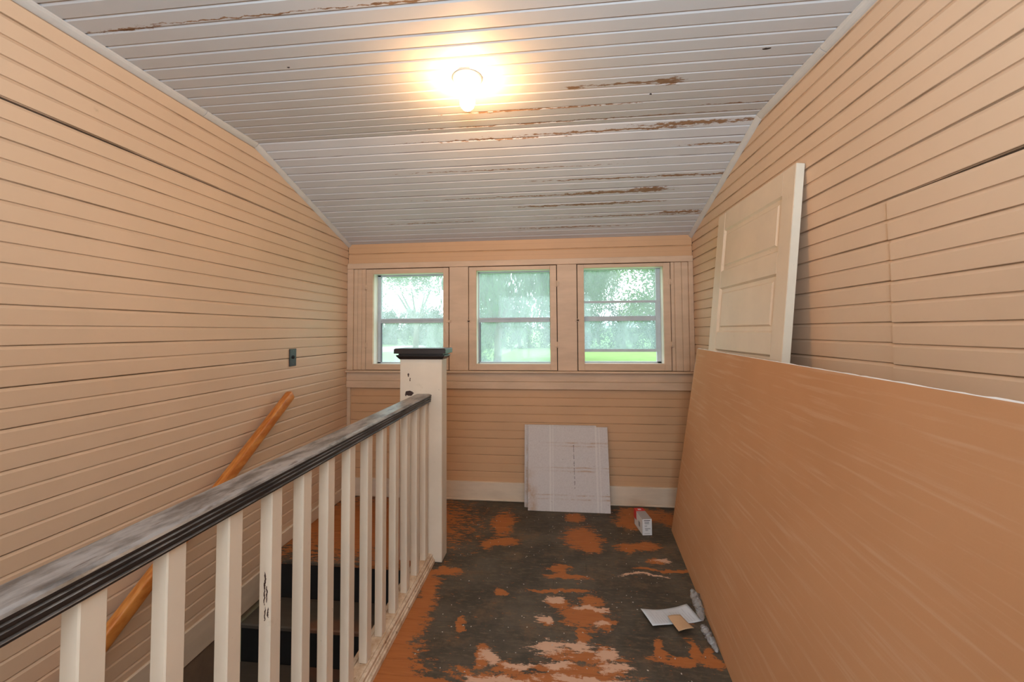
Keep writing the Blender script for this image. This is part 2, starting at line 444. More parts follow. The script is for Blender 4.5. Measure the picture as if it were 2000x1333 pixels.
def lathe(name, mat, parent, prof, M, seg=28):
    v = []; f = []
    for r, z in prof:
        for k in range(seg):
            a = 2 * math.pi * k / seg; v.append(M @ Vector((r * math.cos(a), r * math.sin(a), z)))
    for i in range(len(prof) - 1):
        for k in range(seg):
            a = i * seg + k; b = i * seg + (k + 1) % seg
            f.append((a, b, b + seg, a + seg))
    f.append(tuple(range(seg))[::-1]); f.append(tuple(range((len(prof) - 1) * seg, len(prof) * seg)))
    return raw(name, v, f, mat, parent, smooth=True)

T = .016
def board(parent, mat, pt, W, e0, e1, drop0=0, drop1=0, name='board', gap=.0007, half=True, bev=.011, dep=.0055, t=T, hw=.0010):
    """beaded board: pt(u, v, n) -> 3D, v = 0 is the bevelled edge; e0(v), e1(v) give both ends"""
    P = [(gap, -t), (gap, -dep), (gap + bev, 0)]
    if half: P += [(W / 2 - hw - .0004, 0), (W / 2 - hw, -dep), (W / 2 + hw, -dep), (W / 2 + bev, 0)]
    P += [(W - gap - .0008, 0), (W - gap, -.0015), (W - gap, -dep - .0012), (W + .0012, -dep - .0012), (W + .0012, -t)]
    v = []; uvs = []
    for e, dr in ((e0, drop0), (e1, drop1)):
        for (a, n) in P:
            a2 = a + dr * (1 - a / W)
            u = e(a2); v.append(pt(u, a2, n)); uvs.append((u, a / W))
    k = len(P)
    f = [(i, i + 1, i + 1 + k, i + k) for i in range(k - 1)] + [(k - 1, 0, k, 2 * k - 1), tuple(range(k))[::-1], tuple(range(k, 2 * k))]
    return raw(name, v, f, mat, parent, uvs)

def zceil(y): return ZC if y <= YK else ZC + (ZE - ZC) * (y - YK) / (D - YK)
def yceil(z):   # where the ceiling comes down to height z
    if z <= ZE: return D
    return min(D, YK + (ZC - z) / (ZC - ZE) * (D - YK))

# ------------------------------------------------------------------ setting: left wall
rnd = random.Random(3)
wl = raw('wall_left', [(XL - T, YB, -2.6), (XL - T, D + .02, -2.6), (XL - T, D + .02, ZE), (XL - T, YK, ZC + .02), (XL - T, YB, ZC + .02),
                       (XL - .12, YB, -2.6), (XL - .12, D + .02, -2.6), (XL - .12, D + .02, ZE), (XL - .12, YK, ZC + .02), (XL - .12, YB, ZC + .02)],
         [(0, 1, 2, 3, 4), (9, 8, 7, 6, 5), (0, 5, 6, 1), (1, 6, 7, 2), (2, 7, 8, 3), (3, 8, 9, 4), (4, 9, 5, 0)], m_gap)
tag(wl, kind='structure')
PW = .1304
for m_ in range(-3, 17):
    zt = 2.076 - PW * m_
    if zt - PW > ZC: continue
    def pt(u, a, n, zt=zt): return (XL + n, u, min(zt - a, ZC + .004))
    W = PW if m_ < 16 else .062
    dr0 = {0: .022}.get(m_, rnd.uniform(0, .0022)); dr1 = {7: .0028}.get(m_, rnd.uniform(0, .0018))
    if zt - W < ZE: e1 = lambda a, zt=zt: yceil(zt - a) - .002
    else: e1 = lambda a, zt=zt: yceil(zt - a) - .002
    board(wl, m_wall, pt, W, lambda a: YB, e1, dr0, dr1, half=W > .1)
# ------------------------------------------------------------------ right wall
wr = raw('wall_right', [(XR + T, YB, -.02), (XR + T, D + .02, -.02), (XR + T, D + .02, ZE), (XR + T, YK, ZC + .02), (XR + T, YB, ZC + .02),
                        (XR + .12, YB, -.02), (XR + .12, D + .02, -.02), (XR + .12, D + .02, ZE), (XR + .12, YK, ZC + .02), (XR + .12, YB, ZC + .02)],
         [(0, 1, 2, 3, 4), (9, 8, 7, 6, 5), (0, 5, 6, 1), (1, 6, 7, 2), (2, 7, 8, 3), (3, 8, 9, 4), (4, 9, 5, 0)], m_gap)
tag(wr, kind='structure')
PR = .1298
for m_ in range(-3, 16):
    zt = 2.131 - PR * m_
    if zt - PR > ZC: continue
    def pt(u, a, n, zt=zt): return (XR - n, u, min(zt - a, ZC + .004))
    W = PR
    e1 = lambda a, zt=zt: yceil(zt - a) - .002
    if m_ < 3:
        board(wr, m_wall, pt, W, lambda a: YB, e1, rnd.uniform(0, .004), rnd.uniform(0, .0018))
    else:
        ys = 1.389 + rnd.uniform(-.004, .004)
        board(wr, m_wall, pt, W, lambda a: ys + .0012, e1, rnd.uniform(0, .002), rnd.uniform(0, .0018))
        off = .0045
        def pt2(u, a, n, zt=zt): return (XR - n - off, u, zt - a - .0035)
        d0 = .06 if m_ == 3 else rnd.uniform(.0, .006)
        board(wr, m_wall, pt2, W, lambda a: YB, lambda a: ys - .0008, d0, 0)
        
# ------------------------------------------------------------------ ceiling
cs = Vector((0, D - YK, ZE - ZC)); cl = cs.length; cs.normalize(); cn = Vector((0, -cs.z, cs.y)) * -1
if cn.z > 0: cn = -cn
ce = raw('ceiling', [(XL - .05, YB, ZC + T), (XR + .05, YB, ZC + T), (XR + .05, YK, ZC + T), (XL - .05, YK, ZC + T), (XL - .05, D + .05, ZE + T - .012), (XR + .05, D + .05, ZE + T - .012),
                     (XL - .05, YB, ZC + .1), (XR + .05, YB, ZC + .1), (XR + .05, YK, ZC + .1), (XL - .05, YK, ZC + .1), (XL - .05, D + .05, ZE + .1), (XR + .05, D + .05, ZE + .1)],
         [(0, 1, 2, 3), (3, 2, 5, 4), (6, 9, 8, 7), (9, 10, 11, 8), (0, 6, 7, 1), (4, 5, 11, 10), (0, 3, 9, 6), (3, 4, 10, 9), (1, 7, 8, 2), (2, 8, 11, 5)], m_gap)
tag(ce, kind='structure')
PC = .1372
yj = 2.094
while yj > YB: yj -= PC
n_ = 0
while yj < YK - .02:
    W = min(PC, YK - yj)
    if yj + PC > YK - .03: W = YK - yj
    def pt(u, a, n, yj=yj): return (u, yj + a, ZC - n)
    k0 = rnd.uniform(0, .002); k1 = rnd.uniform(0, .002)
    board(ce, m_ceil, pt, W, lambda a: XL, lambda a: XR, k0, k1, half=W > .1, bev=.010, gap=.0016, hw=.0026)
    yj += W
sj = 0
while sj < cl - .01:
    W = min(.1352, cl - sj)
    def pt(u, a, n, sj=sj): return Vector((u, YK, ZC)) + cs * (sj + a) + cn * n
    board(ce, m_ceil, pt, W, lambda a: XL, lambda a: XR, rnd.uniform(0, .003), rnd.uniform(0, .003), half=W > .1, bev=.009, gap=.0018, hw=.0028)
    sj += W

# cove mouldings along both side walls, following the kink
def cove(x, sgn, name, cuts):
    path = [(YB, ZC), (YK, ZC), (D, ZE)]
    r = .025
    prof = [(0, 0), (r, 0), (r * .97, .006), (r * .78, .013), (r * .5, .019), (r * .25, .023), (0, .025)]
    root = None
    segs = []
    for i in range(2):
        a, b_ = path[i], path[i + 1]
        cs_ = [0] + cuts[i] + [1]
        for j in range(len(cs_) - 1):
            segs.append((i, a[0] + (b_[0] - a[0]) * cs_[j], a[1] + (b_[1] - a[1]) * cs_[j], a[0] + (b_[0] - a[0]) * cs_[j + 1], a[1] + (b_[1] - a[1]) * cs_[j + 1]))
    root = empty(name, (x, YK, ZC)); tag(root, kind='structure')
    for (i, y0, z0, y1, z1) in segs:
        def mk(y, z, d):
            return lambda p: (x - root.location.x + sgn * p[0], y - YK + d - (.0 if i == 0 else 0), z - ZC - p[1])
        o = extrude('moulding_piece', m_cove, root, prof, mk(y0, z0, .0012), mk(y1, z1, -.0012))
cove(XL, 1, 'trim_1', [[.55, .93], [.45]])
cove(XR, -1, 'trim_2', [[.5, .9], [.55]])

# ------------------------------------------------------------------ wall_back (the far wall with the three windows)
WZ0, WZ1 = 1.016, 1.850
WINS = [(-1.553, -.851), (-.689, .017), (.175, .882)]
GL = [(-1.492, -.898, 1.066, 1.808), (-.626, -.037, 1.070, 1.817), (.228, .828, 1.074, 1.820)]
mb = MB()
y0, y1 = D + T, D + .135
for (a, b_) in ((XL - .1, GL[0][0] - .012), (GL[0][1] + .012, GL[1][0] - .012), (GL[1][1] + .012, GL[2][0] - .012), (GL[2][1] + .012, XR + .1)):
    mb.box(a, b_, y0, y1, 1.055, 1.832)
mb.box(XL - .1, XR + .1, y0, y1, -.4, 1.055); mb.box(XL - .1, XR + .1, y0, y1, 1.832, ZE + .1)
wb = mb.build('wall_back', m_gap); tag(wb, kind='structure')
def ptb(z0):
    return lambda u, a, n: (u, D - n, z0 - a)
# top boards
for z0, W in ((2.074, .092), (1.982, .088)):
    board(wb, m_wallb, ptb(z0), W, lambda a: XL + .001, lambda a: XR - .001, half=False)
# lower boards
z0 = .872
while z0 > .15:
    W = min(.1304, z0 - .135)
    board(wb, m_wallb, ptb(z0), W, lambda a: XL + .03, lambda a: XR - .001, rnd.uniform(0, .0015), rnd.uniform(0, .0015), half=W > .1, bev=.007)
    z0 -= W
cas = empty('trim_3', (0, D, 1.9)); tag(cas, kind='structure')
def cbox(name, mat, x0, x1, yo0, yo1, z0, z1, bev=.002, par=cas):
    p = par.location
    return box(name, mat, par, x0 - p.x, x1 - p.x, D - yo1 - p.y, D - yo0 - p.y, z0 - p.z, z1 - p.z, bev)
cbox('head_casing', m_trim, XL + .001, XR - .001, -T, .020, 1.853, 1.898)
cbox('corner_strip', m_trim, XL + .001, XL + .052, -T, .018, 1.016, 1.852)
cbox('corner_strip', m_trim, XR - .036, XR - .001, -T, .018, 1.016, 1.852)
for (a, b_) in ((-1.6605, -1.627), (-1.626, -1.591), (-1.590, -1.556), (.885, .912), (.913, .966), (.967, 1.0145)):
    bev = box('panel_board', m_trim, cas, a, b_, -.010, T, 1.0165 - 1.9, 1.852 - 1.9, .0035)
for (a, b_) in ((-.848, -.692), (.020, .172)):
    cbox('mullion_panel', m_trim, a, b_, -T, .012, 1.0165, 1.852, .0015)
si = empty('trim_4', (0, D, .9)); tag(si, kind='structure')
cbox('sill', m_trim, XL + .001, XR - .001, -T, .050, .999, 1.0145, .004, si)
cbox('apron_board', m_trim, XL + .001, XR - .001, -T, .020, .932, .998, .002, si)
cbox('apron_board', m_trim, XL + .001, XR - .001, -T, .026, .872, .931, .003, si)
cbox('corner_strip', m_trim, XL + .001, XL + .03, -T, .012, .07, .871, .002, si)
bb = empty('baseboard_back', (0, D, 0)); tag(bb, kind='structure')
cbox('baseboard_board', m_base, XL + .001, XR - .001, -T, .018, .001, .142, .003, bb)
cbox('shoe_moulding', m_base, XL + .001, XR - .001, .019, .032, .001, .016, .004, bb)
bl = empty('baseboard_left', (XL, 0, 0)); tag(bl, kind='structure')
box('baseboard_board', m_base, bl, .001, .020, YN + .02, D - .034, .001, .085, .003)
box('skirt_board', m_base, bl, -.010, .012, YB, YN + .0, -.20, -.049, .002)
box('lower_wall_board', m_brown, bl, -.012, .004, YB, YN + .0, -2.55, -.202, .002)
br = empty('baseboard_right', (XR, 0, 0)); tag(br, kind='structure')
box('baseboard_board', m_base, br, -.026, -.006, YB, D - .034, .001, .142, .003)

# ------------------------------------------------------------------ windows
def window(i, W, G, glasses, style):
    x0, x1 = W; gx0, gx1, gz0, gz1 = G
    cx = (x0 + x1) / 2
    r = empty('window_%d' % (i + 1), (cx, D, WZ0)); tag(r, kind='structure')
    def L(x0_, x1_, ya, yb, za, zb): return (x0_ - cx, x1_ - cx, ya, yb, za - WZ0, zb - WZ0)
    wx0, wx1 = x0 + .003, x1 - .003; wz0, wz1 = WZ0 + .003, WZ1 - .003
    fr = MB()
    fr.box(*L(wx0, gx0, -.016, .012, wz0, wz1)); fr.box(*L(gx1, wx1, -.016, .012, wz0, wz1))
    fr.box(*L(gx0, gx1, -.016, .012, wz0, gz0)); fr.box(*L(gx0, gx1, -.016, .012, gz1, wz1))
    c = fr.build('casement_frame', m_trim, r, .0018)
    # painted-over butt hinges and a latch on the frame
    hx, lx = (x0, x1) if i == 0 else (x1, x0)
    for z in (1.22, 1.70):
        h = MB().box(*L(hx - .016, hx + .016, -.0195, -.014, z - .02, z + .02)).build('hinge', m_trim, r, .0015)
        lathe('hinge_pin', m_trim, h, [(.0035, -.024), (.0035, .024)], Matrix.Translation((hx - cx, -.021, z - WZ0)), 10)
    lt = MB().box(*L(lx - .018, lx + .018, -.020, -.014, 1.40, 1.422)).build('latch', m_trim, r, .002)
    MB().box(*L(lx - .006, lx + .010, -.028, -.020, 1.405, 1.417)).build('latch_bolt', m_gap if i else m_trim, lt, .002)
    # reveal lining
    rv = MB()
    a, b_, c0, c1 = gx0 - .002, gx1 + .002, gz0 - .003, gz1 + .002
    rv.box(*L(a - .008, a, .014, .132, c0, c1)); rv.box(*L(b_, b_ + .008, .014, .132, c0, c1))
    rv.box(*L(a, b_, .014, .132, c0 - .008, c0)); rv.box(*L(a, b_, .014, .132, c1, c1 + .008))
    rv.build('reveal', m_reveal, r)
    # aluminium storm window
    st = MB(); yA, yB = .088, .118
    fw = .030
    lw, rw = {0: (.035, .02), 1: (.016, .014), 2: (.018, .042)}[i]
    st.box(*L(a, gx0 + lw - .012 + .002, yA, yB, c0, c1)); st.box(*L(gx1 - rw + .012, b_, yA, yB, c0, c1))
    top = {0: 1.797, 1: 1.809, 2: 1.818}[i]
    st.box(*L(a, b_, yA, yB, top, c1)); st.box(*L(a, b_, yA, yB, c0, c0 + .012))
    st.build('storm_frame', m_alu, r, .001)
    gl, gr = gx0 + lw - .01, gx1 - rw + .01
    def rail(z_0, z_1, ya, yb, nm='storm_rail'): MB().box(*L(gl, gr, ya, yb, z_0, z_1)).build(nm, m_alu, r, .001)
    def pane(za, zb, y, mat, nm='pane'): MB().box(*L(gl, gr, y, y + .003, za, zb)).build(nm, mat, r)
    if style == 2:
        rail(1.405, 1.444, .100, .112)
        rail(1.549, 1.568, .090, .099, 'sash_rail'); rail(1.159, 1.182, .090, .099, 'sash_rail')
        MB().box(*L(gr - .006, gr + .004, .088, .099, 1.159, 1.568)).build('sash_stile', m_alu, r, .001)
        pane(1.444, top, .104, glasses[0]); pane(1.182, 1.405, .093, glasses[1])
    else:
        rail(1.402, 1.440, .092, .110)
        rail(1.425, 1.440, .086, .092, 'rail_lip')
        pane(1.440, top, .104, glasses[0]); pane(c0 + .012, 1.402, .097, glasses[1])
        MB().box(*L(gl, gl + .012, .084, .095, c0 + .012, 1.402)).build('sash_stile', m_alud, r, .001)
    return r
window(0, WINS[0], GL[0], (g_left, g_left), 0)
window(1, WINS[1], GL[1], (g_mid, g_mid), 1)
window(2, WINS[2], GL[2], (g_clear, g_low), 2)

# ------------------------------------------------------------------ floor planks
fl = MB().box(RX, XR + .05, YB, D + .05, -.12, -.022).box(XL - .02, RX, YN + .03, D + .05, -.12, -.022).build('floor', m_gap)
tag(fl, kind='structure')
PF = .0757
y = 1.571
while y > YB: y -= PF
while y < D:
    ya, yb = max(y, YB), min(y + PF, D + .01)
    segs = [(RX, XR - .006)] if ya < YN - .02 else [(XL + .0, XR - .006)]
    for (xa, xb) in segs:
        if xb - xa > .5 and rnd.random() < .35:
            c = rnd.uniform(xa + .4, xb - .3); parts = [(xa, c), (c, xb)]
        else: parts = [(xa, xb)]
        for (p, q) in parts:
            h = rnd.uniform(-.0008, .0004)
            g = rnd.uniform(.0003, .0009)
            MB().box(p + .0003, q - .0003, ya + g, yb - g, -.022, h).build('plank', m_floor, fl, .0010)
    y += PF
# opening edge trims
box('nosing_board', m_floor, fl, XL + .001, RX + .10, YN - .012, YN + .055, -.024, .0012, .006)

# stair well enclosure and the rest of the room shell behind the camera
ws = MB().box(RX - .0, RX + .06, YB, YN + .2, -2.6, -.024).build('wall_stairwell', m_brown); tag(ws, kind='structure')
fs = MB().box(XL - .1, RX + .06, YB - .1, YN + .3, -2.7, -2.6).build('floor_lower', m_brown); tag(fs, kind='structure')
mb = MB()
for (a, b_, c0, c1) in ((XL - .12, -1.35, -2.6, ZC + .1), (.85, XR + .12, -2.6, ZC + .1), (-1.35, .85, -2.6, .67), (-1.35, .85, 2.17, ZC + .1)):
    mb.box(a, b_, YB - .12, YB, c0, c1)
wf = mb.build('wall_front', m_wall); tag(wf, kind='structure')
w4 = empty('window_4', (-.25, YB, 1.42)); tag(w4, kind='structure')  # unseen window, added as an opening for the rear fill lamp
fr = MB()
for a in (-1.1, -.38, .34, 1.06): fr.box(a, a + .04, -.06, -.02, -.75, .75)
for z in (-.75, -.02, .71): fr.box(-1.1, 1.1, -.06, -.02, z, z + .04)
fr.build('window_frame', m_trim, w4, .003)

# ------------------------------------------------------------------ stairs
sta = empty('staircase', (-1.25, YN, 0))
tag(sta, 'dark painted wooden stairs with black risers going down behind the white railing', 'stairs')
def sbox(name, mat, x0, x1, y0, y1, z0, z1, bev=.002): return box(name, mat, sta, x0 + 1.25, x1 + 1.25, y0 - YN, y1 - YN, z0, z1, bev)
zt = 0; yn = YN
for k in range(11):
    zn = zt - (.228 if k == 0 else .205)
    if zn < -2.58: break
    ry = yn + .020
    sbox('riser', m_riser, XL + .012, RX - .002, ry, ry + .018, zn - .012, zt - .026, .001)
    yn2 = yn - .213
    sbox('tread', m_tread, XL + .014, RX - .002, yn2, ry - .001, zn - .026, zn, .006)
    zt = zn; yn = yn2

# ------------------------------------------------------------------ railing
rl = empty('stair_railing', (-.765, 1.2, 0))
tag(rl, 'cream painted stair railing with black handrail and wide newel post beside the stairs', 'railing')
OX, OY = .765, -1.2
prof = [(-.820, .926), (-.820, .951), (-.815, .958), (-.806, .961), (-.736, .961), (-.727, .958), (-.7225, .9545),
        (-.7225, .9500), (-.7275, .9475), (-.7275, .9460), (-.7235, .9440), (-.7235, .9395), (-.7285, .9370), (-.7285, .9355), (-.7245, .9335), (-.7245, .9275), (-.729, .925), (-.729, .923), (-.7255, .920), (-.7265, .916), (-.735, .914), (-.808, .914)]
extrude('handrail', m_rail, rl, prof, lambda p: (p[0] + OX, YB + .02 + OY, p[1]), lambda p: (p[0] + OX, 2.372 + OY, p[1] + .004))
prof = [(-.800, 0), (-.800, .046), (-.782, .048), (-.780, .0435), (-.777, .0435), (-.7755, .048), (-.731, .048), (-.7295, .0435), (-.727, .0435), (-.7255, .047), (-.719, .046), (-.7155, .043), (-.7155, .030), (-.711, .028), (-.709, .020), (-.702, .018), (-.701, 0)]
extrude('bottom_rail', m_bot, rl, prof, lambda p: (p[0] + OX, YB + .02 + OY, p[1] + .0008), lambda p: (p[0] + OX, 2.338 + OY, p[1] + .0008))
ys = [2.26, 2.117, 1.974, 1.83, 1.688, 1.55, 1.407, 1.268, 1.136, 1.002, .863, .715, .570] + [.43 - .142 * k for k in range(22)]
for i, yy in enumerate(ys):
    if yy < YB + .05: break
    m = m_balchip if i == 9 else m_bal
    t = rnd.uniform(-.0012, .0012)
    b_ = box('baluster', m, rl, -.768 + t + OX, -.735 + t + OX, yy + OY, yy + .042 + OY, .048, .916, .0025)
nw = box('newel_post', m_newel, rl, -.914 + OX, -.660 + OX, 2.335 + OY, 2.440 + OY, .001, 1.170, .0025)
cp = MB()
def frus(mb, x0, x1, y0, y1, z0, z1, i0, i1):
    b0 = len(mb.v)
    for z, i in ((z0, i0), (z1, i1)):
        for x, y in ((x0 + i, y0 + i), (x1 - i, y0 + i), (x1 - i, y1 - i), (x0 + i, y1 - i)): mb.v.append(Vector((x, y, z)))
    for f in ((0, 3, 2, 1), (4, 5, 6, 7), (0, 1, 5, 4), (1, 2, 6, 5), (2, 3, 7, 6), (3, 0, 4, 7)): mb.f.append(tuple(j + b0 for j in f))
bx = (-.942 + OX, -.632 + OX, 2.307 + OY, 2.468 + OY)
frus(cp, *bx, 1.166, 1.185, .026, .010); frus(cp, *bx, 1.185, 1.192, .010, .010); frus(cp, *bx, 1.192, 1.201, .021, .021)
frus(cp, *bx, 1.201, 1.227, .0, 0); frus(cp, *bx, 1.227, 1.231, 0, .005)
cp.build('newel_cap', m_black, nw, .0012)

# wall handrail of varnished pine
wh = empty('wall_handrail', (XL, 1.6, .5)); tag(wh, 'sloping orange varnished pine handrail fixed to the left wall above the stairs', 'handrail')
dv = Vector((0, -1, -.705)).normalized(); up = Vector((0, -.705, 1)).normalized() * -1
up = Vector((0, dv.z * -1, dv.y)) ; up = Vector((0, .576, -.817)) * -1
def whp(p, s):
    c0 = Vector((XL + .060, 2.415, .945)) + dv * s
    q = c0 + Vector((p[0], 0, 0)) + up * p[1] * 1.0
    return q - Vector((XL, 1.6, .5))
pr = []
for k in range(16):
    a = 2 * math.pi * k / 16
    ca, sa = math.cos(a), math.sin(a)
    pr.append((.021 * (abs(ca) ** .35) * (1 if ca > 0 else -1), .029 * (abs(sa) ** .35) * (1 if sa > 0 else -1)))
nP = len(pr); vs = []; fs_ = []
rings = [(.0, .55), (.006, .85), (.016, 1.0), (4.0, 1.0)]
for s, sc in rings:
    for p in pr: vs.append(whp((p[0] * sc, p[1] * sc), s))
for i in range(len(rings) - 1):
    for k in range(nP): fs_.append((i * nP + k, i * nP + (k + 1) % nP, (i + 1) * nP + (k + 1) % nP, (i + 1) * nP + k))
fs_.append(tuple(range(nP))); fs_.append(tuple(range((len(rings) - 1) * nP, len(rings) * nP)))
raw('rail', vs, fs_, m_pine, wh, smooth=True)
for s in (.35, 1.7, 3.0):
    c0 = Vector((XL + .03, 2.415, .945)) + dv * s - Vector((XL, 1.6, .5)) - Vector((0, 0, .03))
    MB().box(c0.x - .031, c0.x + .028, c0.y - .01, c0.y + .01, c0.z - .02, c0.z + .01).build('bracket', m_alud, wh, .003)

# ------------------------------------------------------------------ light switch on the left wall
sw = empty('light_switch', (XL, 2.507, 1.166)); tag(sw, 'small black switch plate with push button on the left wall', 'light switch')
box('plate', simple('black plastic', (.03, .032, .034), .35), sw, .0005, .007, -.034, .034, -.057, .057, .002)
lathe('button', m_riser, sw, [(.011, 0), (.011, .004), (.008, .009), (.0, .010)][:3], Matrix.Translation((.006, 0, .002)) @ Matrix.Rotation(math.pi / 2, 4, 'Y'), 20)
for z in (-.042, .042):
    lathe('screw', m_alud, sw, [(.003, 0), (.0025, .0015)], Matrix.Translation((.0068, 0, z)) @ Matrix.Rotation(math.pi / 2, 4, 'Y'), 10)

# ------------------------------------------------------------------ ceiling lamp
lp = empty('ceiling_light', (-.365, 1.685, ZC)); tag(lp, 'bare glowing bulb in white porcelain lampholder on the ceiling', 'ceiling light')
F = Matrix.Rotation(math.pi, 4, 'X')
lathe('lampholder', m_porc, lp, [(.062, 0), (.063, .004), (.060, .010), (.045, .018), (.030, .026), (.0245, .032), (.0235, .046), (.020, .048)], F, 36)
lathe('canopy_ring', m_alud, lp, [(.0655, .0), (.0665, .002), (.064, .0035)], F, 36)
lathe('bulb', m_bulb, lp, [(.014, .046), (.0155, .054), (.021, .066), (.0285, .082), (.0325, .098), (.032, .112), (.027, .126), (.017, .136), (.006, .1395)], F, 28)

# ------------------------------------------------------------------ old door leaning on the right wall
dr = empty('panel_door', (.78, 1.80, 0.0)); tag(dr, 'old cream five-panel wooden door leaning on the right wall behind the plasterboard', 'door')
sd = Vector((.20, 0, 2.01)).normalized(); nv = Vector((sd.z, 0, -sd.x))
dr.matrix_world = Matrix.Identity(4)
Md = Matrix(((nv.x, 0, sd.x, .8135), (0, 1, 0, 1.80), (nv.z, 0, sd.z, .012), (0, 0, 0, 1)))
dr.matrix_world = Md                      # local x = into the wall, y = along the wall, z = up the door
DW, DH, DT = .815, 2.028, .034
rails = [(1.918, DH), (1.570, 1.670), (1.212, 1.312), (.854, .954), (.496, .596), (0, .238)]
box('stile', m_door, dr, 0, DT, .0, .095, 0, DH, .002); box('stile', m_door, dr, 0, DT, DW - .105, DW, 0, DH, .005)
e_ = box('edge_strip', m_dooredge, dr, .001, DT - .001, -.0015, .0, .003, DH - .003, 0)
for a, b_ in rails: box('rail', m_door, dr, .0005, DT - .0005, .0955, DW - .1055, a, b_, .0015)
for (a, b_) in ((1.670, 1.918), (1.312, 1.570), (.954, 1.212), (.596, .854), (.238, .496)):
    y0_, y1_ = .0955, DW - .1055
    mb = MB()
    # recessed bevel then raised flat field
    rings = [(0, .002), (.008, .011), (.028, .0115), (.036, .005)]
    vv = []; ff = []
    for ins, dx in rings:
        for yy, zz in ((y0_ + ins, a + ins), (y1_ - ins, a + ins), (y1_ - ins, b_ - ins), (y0_ + ins, b_ - ins)): vv.append((dx, yy, zz))
    for i in range(3):
        for k in range(4): ff.append((i * 4 + k, i * 4 + (k + 1) % 4, (i + 1) * 4 + (k + 1) % 4, (i + 1) * 4 + k))
    ff.append((12, 13, 14, 15))
    n0 = len(vv)
    for yy, zz in ((y0_, a), (y1_, a), (y1_, b_), (y0_, b_)): vv.append((DT - .008, yy, zz))
    ff.append((n0 + 3, n0 + 2, n0 + 1, n0))
    for k in range(4): ff.append((k, (k + 1) % 4, n0 + (k + 1) % 4, n0 + k))
    raw('panel', vv, ff, m_door, dr)

# ------------------------------------------------------------------ gypsum board sheet
gs = empty('plasterboard_sheet', (0, 0, 0)); tag(gs, 'large brown-backed plasterboard sheet leaning on the right wall in front of the door', 'plasterboard')
A0 = Vector((.755, 2.847, .001)); u = Vector((-.0863, -.9963, 0)).normalized()
nrm = Vector((-u.y, u.x, 0)); nrm = nrm if nrm.x > 0 else -nrm
th = math.asin(.186 / 1.219)
sp = (nrm * math.sin(th) + Vector((0, 0, 1)) * math.cos(th)); nn_ = u.cross(sp).normalized()
if nn_.x < 0: nn_ = -nn_
Mg = Matrix((( u.x, sp.x, nn_.x, A0.x), (u.y, sp.y, nn_.y, A0.y), (u.z, sp.z, nn_.z, A0.z), (0, 0, 0, 1)))
gs.matrix_world = Mg                      # local x along, y up, z into the wall
GLn, GH = 2.44, 1.219
nx, ny = 1, 1
v = [(0, 0, 0), (GLn, 0, 0), (GLn, GH, 0), (0, GH, 0)]
v = v + [(a, b_, .0009) for a, b_, c in v]
raw('back_paper', v, [(0, 1, 2, 3), (7, 6, 5, 4), (0, 4, 5, 1), (1, 5, 6, 2), (2, 6, 7, 3), (3, 7, 4, 0)], m_paper, gs, [(a, b_) for a, b_, c in v])
rr = random.Random(5)
mbv = []; N = 120
core = MB().box(.001, GLn - .001, .001, GH - .0015, .001, .0125).build('gypsum_core', m_gyp, gs, .0006)
for (a, b_, w0, w1, mt) in ((.62, GH - .07, .010, .020, m_tape), (.0, .618, .006, .010, m_gyp)):
    raw('end_tape', [(0, a, .002), (-w0, a, .004), (-w1, b_, .004), (0, b_, .002), (0, a, .0032), (-w0, a, .0052), (-w1, b_, .0052), (0, b_, .0032)],
        [(0, 1, 2, 3), (7, 6, 5, 4), (0, 4, 5, 1), (1, 5, 6, 2), (2, 6, 7, 3), (3, 7, 4, 0)], mt, gs)
# torn, ragged paper fuzz along the top edge
vv = []; ff = []
for i in range(N + 1):
    x = GLn * i / N; h = .0015 + .003 * abs(mnoise.noise(Vector((x * 9, 0, 0)))) + rr.uniform(0, .0012)
    vv += [(x, GH - .001, .0008), (x, GH + h, .0035), (x, GH - .0005, .0128)]
for i in range(N):
    a = i * 3; ff += [(a, a + 3, a + 4, a + 1), (a + 1, a + 4, a + 5, a + 2)]
raw('top_edge', vv, ff, m_gyp, gs)

# ------------------------------------------------------------------ foam boards leaning on the back wall
def foam(x0, yb, ztop, zrot, label, shade, printed, wd=.603):
    o = empty('foam_board', (x0, yb, .001)); tag(o, label, 'insulation board')
    yt = D - .024 - shade
    L = .605
    a = math.asin((yt - yb) / L)
    o.rotation_euler = (-a, 0, zrot)
    fx = MB().box(0, wd, 0, .012, 0, L).build('panel', m_foam, o, .0012)
    if printed:
        r2 = random.Random(11); z = .475
        groups = [(7, .0075), (6, .0065), (5, .008), (7, .007), (2, .009), (4, .008), (1, .01)]
        mb = MB(); zz = .47
        for n, st_ in groups:
            for k in range(n):
                hgt = st_ * r2.uniform(.45, .8); w_ = r2.uniform(.0028, .0050)
                xo = .345 + .012 * (.47 - zz)
                mb.box(xo - w_ / 2 - r2.uniform(0, .0012), xo + w_ / 2, -.0006, 0, zz - hgt, zz); zz -= st_
            zz -= r2.uniform(.010, .018)
        mb.build('printed_line', m_ink, o)['kind'] = 'stuff'
    return o
foam(-.243, 3.112, .58, .0, 'white foam board standing behind the printed one, only its left edge showing', .0, False, .55)
foam(-.213, 3.058, .58, .004, 'speckled white foam board with rusty lines and vertical print leaning under the windows', .016, True)

